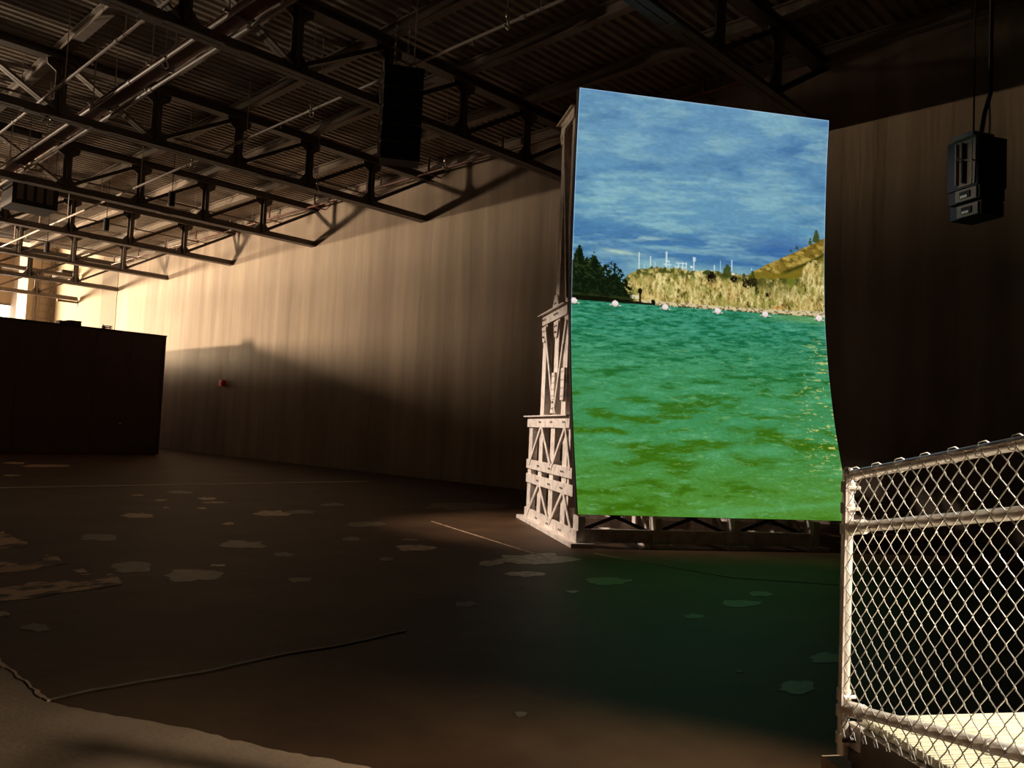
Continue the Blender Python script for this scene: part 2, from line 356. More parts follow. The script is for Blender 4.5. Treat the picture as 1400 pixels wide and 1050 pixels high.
# branch pipes along Y with hanger rods and heads
for i, x in enumerate([5.17, 9.22]):
    r = empty('sprinkler_pipe', (x, 0, 8.37))
    m = MB().tube([(0, -4, 0), (0, 53, 0)], .028, 8); m.build('pipe', M_pipe, r)
    cp = MB().tube([(0, -.05, 0), (0, .05, 0)], .042, 8).mesh('coupling', M_pipe)
    rd = MB().tube([(0, 0, 0), (0, 0, DK-8.39)], .011, 5).mesh('hanger_rod', M_pipe)
    rg = MB().tube([(.045*math.sin(a), 0, .05+.05*math.cos(a)-.045) for a in [q*math.pi/6 for q in range(13)]], .008, 5).mesh('hanger_ring', M_chain)
    sh = MB().tube([(0, 0, -.02), (0, 0, -.09), (0, 0, -.1)], [.014, .012, .03], 8).mesh('spray_head', M_pipe)
    y = 2.2
    while y < 45:
        inst('coupling', cp, r, (0, y+.4, 0)); inst('hanger_rod', rd, r, (0, y, .02)); inst('hanger_ring', rg, r, (0, y, 0)); inst('spray_head', sh, r, (0, y+1.6, 0)); y += 3.2
    tag(r, ['thin pale sprinkler pipe left of the twin pipes under the roof', 'thin pale sprinkler pipe passing above the hanging loudspeaker column', 'thin sprinkler pipe under the roof nearest the brown wall'][i], 'pipe', 'sprinkler pipes')
# twin main pipes with red-brown carrier
r = empty('twin_pipe_run', (0, 0, 0))
for x in (6.08, 6.52):
    MB().tube([(x, -6, 8.40), (x, 53, 8.40)], .038, 10).build('pipe', M_pipe, r)
MB().chan((6.3, -6, 8.52), (6.3, 53, 8.52), .34, .1, .015).build('carrier_channel', M_red, r)
cp6 = MB().tube([(0, -.07, 0), (0, .07, 0)], .052, 10).mesh('coupling', M_pipe)
rod6 = MB().tube([(0, 0, 0), (0, 0, DK-8.45)], .014, 5).mesh('hanger_rod', M_pipe)
y = 3.3
while y < 45:
    for x in (6.08, 6.52):
        inst('coupling', cp6, r, (x, y+1.1, 8.40)); inst('hanger_rod', rod6, r, (x, y, 8.45))
    inst('cross_bracket', MB().bar((-.32, 0, 0), (.32, 0, 0), .05, .05).mesh('cross_bracket', M_chain), r, (6.3, y, 8.46)); y += 3.2
tag(r, 'pair of thick pale pipes on a red-brown channel running under the roof at upper left', 'pipes')
# red-brown pipe tight along the wall top
r = empty('wall_pipe'); MB().tube([(15.7, 8, 9.42), (15.7, 45, 9.42)], .035, 8).build('pipe', M_red, r)
br = MB().box((-.02, -.03, -.03), (.5, .03, .0)).box((-.02, -.03, -.03), (.02, .03, .46)).mesh('bracket', M_red)
for y in np.arange(9.5, 45, 3.2): inst('bracket', br, r, (15.7, float(y), 9.40))
tag(r, 'red-brown pipe on brackets along the top of the brown wall', 'pipe')
# small hanging hooks and work lamps
def hook(i, x, y, zb, label):
    r = empty('hanging_hook', (x, y, zb))
    MB().tube([(0, 0, .2), (0, 0, DK-zb-.0)], .007, 5).build('cable', M_pipe, r)
    MB().tube([(0, 0, .24), (.012, 0, .12), (.055, 0, .07), (.06, 0, .02), (.02, 0, -.02), (-.03, 0, .0), (-.045, 0, .045)], .014, 7).build('hook', M_chain, r)
    MB().tube([(0, 0, .16), (0, 0, .19), (0, 0, .28), (0, 0, .31)], [.012, .03, .03, .01], 8).build('clamp', M_chain, r)
    tag(r, label, 'hook', 'small hooks hanging from the roof')
hook(0, 8.66, 8.8, 7.9, 'small steel hook on a cable hanging above the left corner of the screen')
hook(1, 12.65, 14.79, 7.9, 'small shiny hook hanging between the loudspeaker column and the screen')
hook(2, 8.73, 14.52, 7.9, 'small hook hanging left of the loudspeaker column')
hook(3, 8.72, 20.0, 7.9, 'small hook hanging below the truss just beyond the loudspeaker column, near its middle')
hook(4, 5.78, 14.69, 7.9, 'small hook hanging beside the twin pipes at upper left')
hook(5, 11.8, 19.1, 7.9, 'small hook hanging in front of the wall top below the loudspeaker column')
# shackle loop under a truss chord
r = empty('cable_loop', (5.32, 19.8, 7.98)); MB().tube([(.09*math.sin(a), 0, .09*math.cos(a)) for a in [q*math.pi/8 for q in range(17)]], .014, 7).build('ring', M_chain, r)
MB().box((-.03, -.03, .08), (.03, .03, .14)).build('clip', M_steel, r)
tag(r, 'shiny round cable loop hanging under the truss beside the twin pipes', 'loop')
# black cylinders (pendant lamps) hanging deeper in
for i, (x, y) in enumerate([(10.05, 24.3), (10.05, 29.6), (10.05, 36.0)]):
    r = empty('pendant_lamp', (x, y, 7.95+.35))
    MB().tube([(0, 0, -.42), (0, 0, -.40), (0, 0, 0), (0, 0, .03)], [.08, .1, .1, .04], 14).build('lamp_housing', M_black, r)
    MB().tube([(0, 0, .02), (0, 0, DK-8.23)], .012, 6).build('stem', M_black, r)
    tag(r, ['black cylinder lamp hanging second truss bay beyond the loudspeaker column', 'black cylinder lamp hanging one bay farther than the nearest one', 'farthest black cylinder lamp hanging under the roof'][i], 'lamp', 'black cylinder lamps')
# dark ventilation unit between trusses
r = empty('ventilation_unit', (8.0, 29.2, 7.98))
MB().box((-1.1, -.6, 0), (.2, .6, .9)).build('housing', M_black, r)
MB().box((-1.14, -.64, .86), (.24, .64, .93)).build('lid', M_steel, r)
for q in range(4): MB().box((-.98+q*.28, -.63, .15), (-.80+q*.28, -.6, .7)).build('louvre', M_steel, r)
hr = MB().tube([(0, 0, 0), (0, 0, DK-8.9)], .012, 5).mesh('hanger_rod', M_steel)
for a in (-1, .1):
    for b in (-.5, .5): inst('hanger_rod', hr, r, (a, b, .93))
tag(r, 'dark box-shaped ventilation unit hanging between the trusses at left', 'ventilation unit')

# ---------------------------------------------------------------- far end: ladder, conduit, brackets
r = empty('wall_ladder', (15.75, 56.33, 0))
for x in (-.27, .27): MB().box((x-.03, -.18, 0), (x+.03, -.12, 12.4)).build('rail', M_steel, r)
rm = MB().tube([(-.27, -.15, 0), (.27, -.15, 0)], .02, 6).mesh('rung', M_steel)
for q in range(28): inst('rung', rm, r, (0, 0, .4+q*.43))
MB().box((.42, -.3, 5), (.5, -.22, 12.4)).build('cage_bar', M_steel, r)
for q in range(8): MB().box((.27, -.3, 5.3+q*.9), (.5, -.25, 5.35+q*.9)).build('cage_hoop', M_steel, r)
tag(r, 'tall dark ladder fixed to the block in the bright far corner', 'ladder')
r = empty('downpipe', (15.28, 56.3, 0)); MB().tube([(0, 0, 0), (0, 0, 9.5), (-.9, -1.0, 10.2)], .05, 8).build('pipe', M_steel, r)
for z in (3, 6, 9): MB().box((-.08, -.06, z), (.08, .1, z+.06)).build('clip', M_steel, r)
tag(r, 'thin pipe running down beside the ladder in the far corner', 'pipe')
r = empty('wall_beam_stub', (16.36, 52.0, 7.95)); MB().box((-1.1, -.06, 0), (0, .06, .12)).build('arm', M_steel, r); MB().box((-.03, -.12, -.2), (0, .12, .3)).build('plate', M_steel, r)
tag(r, 'short steel arm sticking out of the cream far wall', 'bracket')
r = empty('wall_heater', (16.1, 53.5, 9.6)); MB().box((-.5, -.9, 0), (.24, .9, .35)).build('housing', M_black, r)
for q in range(5): MB().box((-.53, -.8+q*.34, .06), (-.5, -.55+q*.34, .29)).build('louvre', M_steel, r)
tag(r, 'dark flat heater box high on the cream far wall', 'heater')

# ---------------------------------------------------------------- dark partition room
r = empty('partition_block', (5.7, 36, 0))
MB().box((-7.65, -3.9, .02), (7.65, 18.0, 4.71)).build('core', M_part, r)
pm = MB().box((-.635, 0, .02), (.635, .09, 4.66)).mesh('wall_panel', M_part)
for q in range(12): inst('wall_panel', pm, r, (-7.65+.64+q*1.278, -4.0, 0))
MB().box((-7.7, -4.03, 4.66), (7.72, -3.83, 4.71)).build('top_trim', M_black, r)
MB().box((7.62, -4.03, .02), (7.7, 18.05, 4.70)).build('end_panel', M_part, r)
tag(r, 'large dark brown free-standing partition block at left', 'partition')
def crate(x, y, w, h, label, cat='box'):
    r = empty('storage_box', (x, y, 4.712)); 
    MB().box((-w/2, -.2, 0), (w/2, .2, h*.85)).build('body', M_black, r); MB().box((-w/2-.015, -.215, h*.85), (w/2+.015, .215, h)).build('lid', M_black, r)
    MB().box((-.06, -.225, h*.4), (.06, -.2, h*.5)).build('handle', M_steel, r)
    tag(r, label, cat)
crate(9.69, 32.35, .24, .13, 'small black box on top of the partition, leftmost of three')
crate(9.87, 32.35, .06, .17, 'narrow upright black box between the two wider ones on the partition')
crate(10.13, 32.35, .36, .18, 'widest black box on top of the dark partition')
r = empty('cable_coil', (11.3, 32.4, 4.712))
MB().tube([(.18*math.cos(a), .12*math.sin(a), .03+.005*i) for i, a in enumerate([q*math.pi/6 for q in range(25)])], .02, 6).build('coil', M_black, r)
MB().tube([(-.1, 0, .03), (-.12, 0, .16), (-.16, 0, .2)], .015, 6).build('cable_end', M_black, r)
MB().tube([(.1, 0, .03), (.12, 0, .14)], .015, 6).build('cable_end', M_black, r)
tag(r, 'tangle of black cable lying on top of the partition near its right end', 'cable')
r = empty('wall_socket', (11.87, 31.99, 1.18)); MB().box((-.03, -.02, -.04), (.03, 0.01, .04)).build('cover', M_black, r); MB().box((-.02, -.03, -.022), (.02, -.02, .022)).build('pilot_plate', M_white, r)
tag(r, 'tiny white switch plate on the front of the dark partition', 'socket')

# ---------------------------------------------------------------- red alarm box on the wall
r = empty('fire_alarm', (WX-.02, 32.55, 3.03))
MB().box((-.16, -.13, -.13), (0.03, .13, .13)).build('housing', M_alarm, r)
MB().box((-.17, -.045, -.05), (-.16, .045, -.01)).build('pull_handle', M_white, r)
MB().box((-.18, -.03, -.035), (-.17, .03, -.02)).build('lever', M_alarm, r)
MB().tube([(-.06, -.132, .05), (-.06, -.16, .05)], .05, 10).build('horn', M_alarm, r)
tag(r, 'small red fire alarm box with white handle on the brown wall', 'fire alarm')

# ---------------------------------------------------------------- screen + support tower (local: +u depth, +v right)
UD = Vector((.57, .8216, 0)); VD = Vector((.8216, -.57, 0)); O = Vector((8.955, 7.221, 0))
RZ = math.atan2(VD.y, VD.x)          # local x = v, local y = u
SW = 4.30
prof = [(.46, -.02), (.8, .11), (1.1, .21), (1.7, .42), (2.15, .54), (2.65, .655), (3.2, .76), (3.75, .83), (4.5, .87), (5.2, .875), (6.1, .87), (6.965, .83)]
pz = [p[0] for p in prof]; pu = [p[1] for p in prof]
NS, NT = 430, 660
def vnoise(x, y, seed=0):
    xi = np.floor(x).astype(np.int64); yi = np.floor(y).astype(np.int64); xf = x-xi; yf = y-yi
    def h(a, b):
        n = (a*374761393+b*668265263+seed*1442695041) & 0xffffffff
        n = ((n ^ (n >> 13))*1274126177) & 0xffffffff; n = n ^ (n >> 16)
        return (n & 0xffff)/65535.0
    u = xf*xf*(3-2*xf); v = yf*yf*(3-2*yf)
    return (h(xi, yi)*(1-u)+h(xi+1, yi)*u)*(1-v)+(h(xi, yi+1)*(1-u)+h(xi+1, yi+1)*u)*v
def fbm(x, y, o=5, seed=0, g=.5):
    s = 0; a = 1; t = 0
    for i in range(o): s = s+a*vnoise(x*2**i+i*17.3, y*2**i+i*9.1, seed+i); t += a; a *= g
    return s/t
def sstep(a, b, x): t = np.clip((x-a)/(b-a), 0, 1); return t*t*(3-2*t)
def mixc(c, d, k): return c*(1-k[..., None])+np.array(d)*k[..., None] if not isinstance(d, np.ndarray) or d.ndim == 1 else c*(1-k[..., None])+d*k[..., None]
def picture(X, Y):
    """landscape shown on the screen; X 0..360 across, Y 0..575 down; returns sRGB 0..1"""
    sh = X.shape
    def C3(r, g, b): return np.array([r, g, b])/255.
    # ---- sky
    k = sstep(0, 250, Y)
    base = np.zeros(sh+(3,))+C3(98, 144, 178)
    base = mixc(base, C3(98, 150, 178), k)
    base = mixc(base, C3(60, 108, 158), sstep(160, 205, Y)*(1-sstep(235, 262, Y))*.8)
    sc = 1+Y/130.
    wx = fbm(X/90+3, Y/60*sc, 4, 11)*40
    n1 = fbm((X+wx)/(75), (Y+wx*.35+X*.06)/26*sc**.5, 6, 2, .55)
    n2 = fbm((X+wx*1.5)/130+7, (Y+X*.05)/34+4, 5, 8, .55)
    n3 = fbm((X+wx)/30, (Y+X*.08)/7*sc**.3, 5, 23, .6)
    cl = sstep(.42, .70, n1*.7+n3*.3)
    dk = sstep(.48, .72, n2*.75+n3*.25)
    sky = mixc(base, C3(46, 92, 146), dk*.5)
    sky = mixc(sky, C3(146, 186, 192), cl*.6)
    lf = (1-sstep(60, 330, X))*sstep(60, 170, Y)*(1-sstep(200, 225, Y))
    sky = mixc(sky, C3(140, 190, 190), sstep(.45, .8, n1*.5+n3*.5)*lf*.6)
    sky = mixc(sky, C3(205, 225, 190), np.exp(-((X-62)/26)**2-((Y-222+(X-62)*-.06)/3.2)**2)*.75)
    sky = mixc(sky, C3(196, 216, 196), np.exp(-((X-100)/45)**2-((Y-200)/4.)**2)*.5*sstep(.35, .6, n3))
    sky = mixc(sky, C3(40, 82, 150), np.exp(-((X-290)/40)**2-((Y-192)/16)**2)*.55)
    sky = mixc(sky, C3(150, 195, 190), sstep(222, 238, Y)*.55*(1-np.exp(-((X-50)/30)**2)))
    img = sky*(.93+.14*fbm(X/6, Y/3, 3, 5)[..., None])
    # ---- masts / switchyard
    def rect(img, x0, x1, y0, y1, c, a=1.): 
        m = ((X >= x0) & (X <= x1) & (Y >= y0) & (Y <= y1)).astype(float)*a; return mixc(img, C3(*c), m)
    WH = (205, 222, 225)
    for (x, t, wd) in ((91, 220, 1.3), (107, 224, 1.2), (113, 232, 1.), (129, 216, 1.6), (133, 229, 1.2), (146, 231, .9), (152, 229, 1.), (157, 229, .9), (168, 220, 1.4), (206, 222, 1.1), (222, 219, 1.3), (197, 229, 1.6), (98, 236, .9), (251, 228, .7)):
        img = rect(img, x-wd*.6, x+wd*.6, t, 245, WH, .85)
    img = rect(img, 128, 133, 228, 230, WH, .8); img = rect(img, 125, 136, 233, 235, WH, .7); img = rect(img, 143, 158, 229.5, 231, WH, .8); img = rect(img, 140, 158, 235, 237, WH, .6)
    img = rect(img, 163, 166, 233, 236, (235, 235, 235)); img = rect(img, 166, 170, 220, 226, WH, .8); img = rect(img, 221, 228, 238, 243, (240, 240, 235))
    # ---- hill at right
    hy = np.interp(X, [240, 262, 300, 330, 352, 362], [243, 228, 207, 190, 178, 174])+(fbm(X/5, Y*0, 3, 31)-.5)*3
    hm = sstep(-.6, .6, Y-hy)*sstep(236, 246, X)
    hn = fbm(X/14+Y/20, Y/5-X/18, 5, 41, .6)
    hc = mixc(np.zeros(sh+(3,))+C3(122, 98, 34), C3(186, 160, 78), sstep(.35, .7, hn))
    hc = mixc(hc, C3(84, 72, 20), sstep(.55, .7, fbm(X/5, Y/3, 4, 44))*.7)
    # grassy fold
    fy = np.interp(X, [292, 320, 345, 362], [233, 220, 207, 196])
    hc = mixc(hc, C3(118, 104, 28), sstep(-2, 2, Y-fy)*.9); hc = mixc(hc, C3(46, 50, 14), np.exp(-((Y-fy-1)/2.6)**2)*sstep(292, 306, X)*.8)
    img = mixc(img, hc, hm)
    # ---- cliff
    top = np.interp(X, [64, 70, 80, 90, 110, 140, 170, 200, 240, 262, 300, 322, 330, 345, 362], [285, 262, 251, 244, 240, 238, 239, 237, 238, 243, 240, 236, 216, 209, 208])
    top = top+(fbm(X/4, Y*0, 4, 51)-.5)*8
    cm = sstep(-.8, .8, Y-top)*sstep(62, 66, X)
    rk = fbm(X/4.2+Y/40, Y/11, 5, 61, .62); rk2 = fbm(X/1.6, Y/3.2, 3, 63, .6); lay = fbm(X/22, Y/16, 4, 66)
    cc = mixc(np.zeros(sh+(3,))+C3(150, 132, 66), C3(232, 216, 150), sstep(.38, .66, rk*.6+rk2*.4))
    cc = mixc(cc, C3(52, 48, 22), sstep(.6, .68, 1-(rk*.45+rk2*.55))*.85)
    cc = mixc(cc, C3(196, 160, 92), sstep(.5, .7, lay)*.4); cc = mixc(cc, C3(120, 124, 46), sstep(.52, .72, fbm(X/12, Y/12, 4, 68))*.45)
    veg = sstep(.42, .6, fbm(X/6, Y/5, 4, 71))*(1-sstep(4, 16, Y-top))*(1-sstep(318, 330, X))
    cc = mixc(cc, C3(62, 66, 22), veg*.9)
    for (x, y, a, b) in ((226, 246, 6, 6), (246, 250, 9, 9), (255, 247, 6, 13), (259, 260, 4, 6), (193, 246, 7, 9), (274, 266, 3, 5)):
        cc = mixc(cc, C3(18, 14, 8), sstep(.55, .8, np.exp(-((X-x)/(a*1.3))**2-((Y-y)/(b*1.2))**2)*(.1+rk2*1.8)))
    dv = np.exp(-((X-285)/38)**2-((Y-250)/14)**2); cc = mixc(cc, C3(86, 84, 34), dv*sstep(.4, .62, rk2)*.85)
    cc = mixc(cc, C3(112, 118, 36), (np.exp(-((X-310)/7)**2-((Y-240)/13)**2) > .45).astype(float)*.75)
    cc = mixc(cc, C3(176, 112, 40), np.exp(-((X-290)/9)**2-((Y-283+(X-290)*.25)/2.6)**2)*.8)
    img = mixc(img, cc, cm)
    # ---- beach strip above the water
    wl = 294-(X/360)*2.5
    bm = sstep(-1, 1, Y-(wl-6+(fbm(X/5, Y*0, 3, 81)-.5)*3-sstep(250, 360, X)*2))*sstep(84, 96, X)
    bc = mixc(np.zeros(sh+(3,))+C3(214, 196, 150), C3(120, 104, 70), sstep(.5, .68, fbm(X/2.2, Y/1.5, 3, 83)))
    bc = mixc(bc, C3(52, 44, 26), sstep(-2.2, -.4, Y-wl)*sstep(.42, .55, fbm(X/3., Y*0, 3, 84)))
    img = mixc(img, bc, bm)
    img = rect(img, 62, 92, 281, 286, (226, 214, 178), .9)
    # ---- dark trees at left
    tt = np.full(sh, 400.)
    for (x, t, wd, sl) in ((9, 217, 9, 2.9), (2, 236, 8, 1.5), (20, 232, 7, 1.8), (29, 228, 10, 1.7), (38, 240, 9, 1.6), (47, 240, 8, 1.0), (55, 236, 9, 1.1), (52, 258, 10, .9), (70, 258, 8, .9), (76, 266, 7, .9), (62, 268, 9, .8), (30, 250, 30, .8), (84, 280, 4, 1.)):
        tt = np.minimum(tt, t+(np.abs(X-x)**1.3/wd**1.3*wd*sl*.9))
    tt = tt+(fbm(X/2.2, Y/2.4, 4, 91, .65)-.5)*15
    tm = (Y > tt).astype(float)*(1-sstep(76, 86, X-(fbm(X/3, Y/3, 2, 95)-.5)*10))*(Y < 292)
    hole = ((fbm(X/2.4, Y/2.4, 3, 97) > .60) & (Y < tt+16) & (X > 44)).astype(float)
    tc = mixc(np.zeros(sh+(3,))+C3(14, 24, 10), C3(44, 62, 26), sstep(.45, .75, fbm(X/3, Y/3, 4, 93, .6))*(1-sstep(240, 285, Y)*.6))
    img = mixc(img, tc, tm*(1-hole))
    sp = ((Y > 284+sstep(60, 115, X)*5) & (X < 118)).astype(float); img = mixc(img, C3(38, 46, 20), sp*(X < 84)*sstep(.3, .6, fbm(X/9, Y/2, 3, 99))); img = mixc(img, C3(16, 18, 8), ((Y > 287+sstep(30, 112, X)*3.5) & (X < 114)).astype(float))
    for (x, t, a, b) in ((93, 272, 3.2, 4.5), (111, 286, 3, 4)):
        img = mixc(img, C3(20, 20, 8), (((X-x)/a)**2+((Y-t-3)/b)**2 < 1).astype(float))
    img = rect(img, 92, 94, 275, 292, (20, 18, 8)); img = rect(img, 84.5, 86, 284, 291, (90, 84, 60), .6)
    # hill-top trees
    for (x, t, wd, bt) in ((347, 163, 4.5, 182), (338, 176, 2.2, 186), (216, 226, 6, 244), (186, 238, 5, 243), (318, 189, 1.6, 195), (309, 194, 1.4, 199), (253, 232, 3, 242)):
        yy = np.clip((Y-t)/(bt-t), 0, 1); m = ((np.abs(X-x+(fbm(X/1.5, Y/1.5, 2, 101)-.5)*4) < wd*(.25+yy**.7)) & (Y > t) & (Y < bt)).astype(float)
        img = mixc(img, C3(60, 68, 24), m*.9)
    # ---- water
    wy = Y-wl
    wm = sstep(-.4, .6, wy)
    d = np.clip(wy, 1, 400)
    depth = 1./(d+26)
    wpx = (fbm(X/40, wy/14, 3, 113)-.5)*26; wpy = (fbm(X/34+9, wy/20, 3, 114)-.5)*9
    ld = np.log(d+14); acc = 0; ws = 0
    for i, (sx_, sy_) in enumerate(((7, 1.1), (13, 2.2), (24, 4.4), (44, 8.5), (70, 15))):
        g = np.exp(-((ld-np.log(14+(5, 28, 75, 170, 330)[i]))/.62)**2)+.05
        nz = fbm((X+wpx*sx_/40+X*0)/sx_, (wy+X*.05+wpy*sy_/9)/sy_, 4, 111+i*7, .5)
        acc = acc+g*nz; ws = ws+g
    wv = acc/ws
    a2 = fbm(X/15+30, (wy+wpy*.4)/2.6, 4, 121, .6); a3 = fbm((X+wpx)/18., (wy+wpy)/3.0, 4, 131, .6)
    wv = wv*.85+a3*.15
    t = np.clip(wy/282, 0, 1)
    wc = mixc(np.zeros(sh+(3,))+C3(54, 136, 108), C3(62, 138, 84), sstep(.0, .45, t)); wc = mixc(wc, C3(78, 134, 46), sstep(.5, 1., t))
    dark = mixc(np.zeros(sh+(3,))+C3(16, 96, 58), C3(56, 100, 8), sstep(.1, .65, t))
    wc = mixc(wc, dark, sstep(.49, .63, wv)*.85)
    wc = mixc(wc, C3(104, 184, 146), sstep(.52, .68, 1-wv)*.42*(1-t*.25)); wc = mixc(wc, C3(20, 92, 50), sstep(.56, .7, a2)*(1-sstep(.15, .5, t))*.6)
    wc = mixc(wc, C3(120, 190, 150), sstep(.62, .76, a3)*.4)
    wc = wc*(.90+.2*fbm(X/3., Y/1.3, 3, 151)[..., None])
    gl = sstep(.63, .72, fbm(X/9, wy/1.9, 4, 161, .6))*sstep(280, 350, X+(wy-120)*.12)*sstep(15, 50, wy)*(1-sstep(190, 260, wy))
    wc = mixc(wc, C3(216, 206, 120), gl*.85)
    gl2 = sstep(.69, .78, fbm(X/16+5, wy/2.6, 4, 171, .6))*sstep(40, 60, wy)*(1-sstep(250, 275, wy))*sstep(90, 140, X)*(1-sstep(290, 310, X)); wc = mixc(wc, C3(140, 186, 110), gl2*.45)
    wc = mixc(wc, C3(134, 166, 90), (1-sstep(4, 16, wy))*sstep(230, 330, X)*.5)
    img = mixc(img, wc, wm)
    # ---- buoys
    for x, rr in ((3.5, 4.2), (59, 4.2), (128, 4.2), (202, 4.3), (271, 4.4), (351, 4.6)):
        by = 294-(x/360)*2.5+1.5
        img = mixc(img, C3(30, 60, 40), (((X-x)/(rr*1.7))**2+((Y-by-3.2)/1.2)**2 < 1).astype(float)*.5)
        if rr: img = mixc(img, C3(225, 214, 200), (((X-x-6)/2.2)**2+((Y-by-2.5)/.9)**2 < 1).astype(float)*.8); img = mixc(img, C3(215, 205, 195), (((X-x+6)/2.2)**2+((Y-by-2)/1.2)**2 < 1).astype(float)*.7)
        img = mixc(img, C3(238, 224, 218), (((X-x)/rr)**2+((Y-by)/rr)**2 < 1).astype(float)); img = mixc(img, C3(206, 186, 176), ((((X-x)/rr)**2+((Y-by)/rr)**2 < 1) & (Y > by+1.6)).astype(float)*.6)
    # thin bright rim of the lit modules at the outer edge
    ed = np.clip(1-np.minimum(np.minimum(X, 360-X), Y)/1.3, 0, 1)*(1-sstep(250, 420, Y)); img = mixc(img, C3(190, 215, 245), ed*.7)
    return np.clip(img, 0, 1)
def build_screen():
    r = empty('video_screen', (O.x, O.y, 0), RZ)
    ss = np.linspace(0, 1, NS+1); tt = np.linspace(0, 1, NT+1)
    z = np.interp(1-tt, [0, 1], [.46, 6.965]); u = np.zeros_like(z)
    # smooth curve through the profile
    zz = np.linspace(.46, 6.965, 400); uu = np.interp(zz, pz, pu); ker = np.ones(41)/41; up = np.pad(uu, 20, mode='reflect', reflect_type='odd'); uu = np.convolve(up, ker, 'valid')
    u = np.interp(z, zz, uu)
    Vv, Z = np.meshgrid(ss*SW, z); _, U = np.meshgrid(ss, u)
    co = np.stack([Vv, U, Z], -1).reshape(-1, 3)
    idx = np.arange((NS+1)*(NT+1)).reshape(NT+1, NS+1)
    q = np.stack([idx[:-1, :-1], idx[1:, :-1], idx[1:, 1:], idx[:-1, 1:]], -1).reshape(-1, 4)
    me = bpy.data.meshes.new('screen_face'); me.vertices.add(len(co)); me.vertices.foreach_set('co', co.ravel())
    me.loops.add(q.size); me.loops.foreach_set('vertex_index', q.ravel().astype(np.int32))
    me.polygons.add(len(q)); me.polygons.foreach_set('loop_start', np.arange(0, q.size, 4, dtype=np.int32)); me.polygons.foreach_set('loop_total', np.full(len(q), 4, dtype=np.int32))
    me.update(calc_edges=True); me.validate()
    X, Y = np.meshgrid(ss*360, tt*575); c = picture(X, Y); lin = np.where(c <= .04045, c/12.92, ((c+.055)/1.055)**2.4)
    col = np.concatenate([lin.reshape(-1, 3), np.ones((lin.shape[0]*lin.shape[1], 1))], 1).astype(np.float32)
    ca = me.color_attributes.new('picture', 'FLOAT_COLOR', 'POINT'); ca.data.foreach_set('color', col.ravel())
    m = bpy.data.materials.new('lit_screen_picture'); m.use_nodes = True; nt = m.node_tree; nt.nodes.clear()
    at = nt.nodes.new('ShaderNodeVertexColor'); at.layer_name = 'picture'; em = nt.nodes.new('ShaderNodeEmission'); em.inputs[1].default_value = 1.0; ou = nt.nodes.new('ShaderNodeOutputMaterial')
    nt.links.new(at.outputs[0], em.inputs[0]); nt.links.new(em.outputs[0], ou.inputs[0])
    me.materials.append(m); o = bpy.data.objects.new('screen_face', me); C.objects.link(o); o.parent = r
    # back shell in cabinets rows
    nb = 11; zb = np.linspace(.45, 6.97, nb+1)
    for i in range(nb):
        u0 = np.interp(zb[i], zz, uu)+.02; u1 = np.interp(zb[i+1], zz, uu)+.02
        mb = MB(); prf = [(0, u0, zb[i]+.004), (0, u1, zb[i+1]-.004), (0, u1+.09, zb[i+1]-.004), (0, u0+.09, zb[i]+.004)]
        mb.plate(prf, (1, 0, 0), SW); mb.build('cabinet_row', M_rust, r)
    for s in (-.012, SW-.0):      # dark side trims
        mb = MB()
        for i in range(28):
            a = .455+i*(6.51/28); b = a+6.51/28; ua = np.interp(a, zz, uu); ub = np.interp(b, zz, uu)
            mb.plate([(s, ua+.004, a), (s, ub+.004, b), (s, ub+.12, b), (s, ua+.12, a)], (1, 0, 0), .012)
        mb.build('side_trim', M_black, r)
    tag(r, 'tall curved glowing video screen showing green water, a pale cliff and blue cloudy sky', 'screen')
    return r
build_screen()

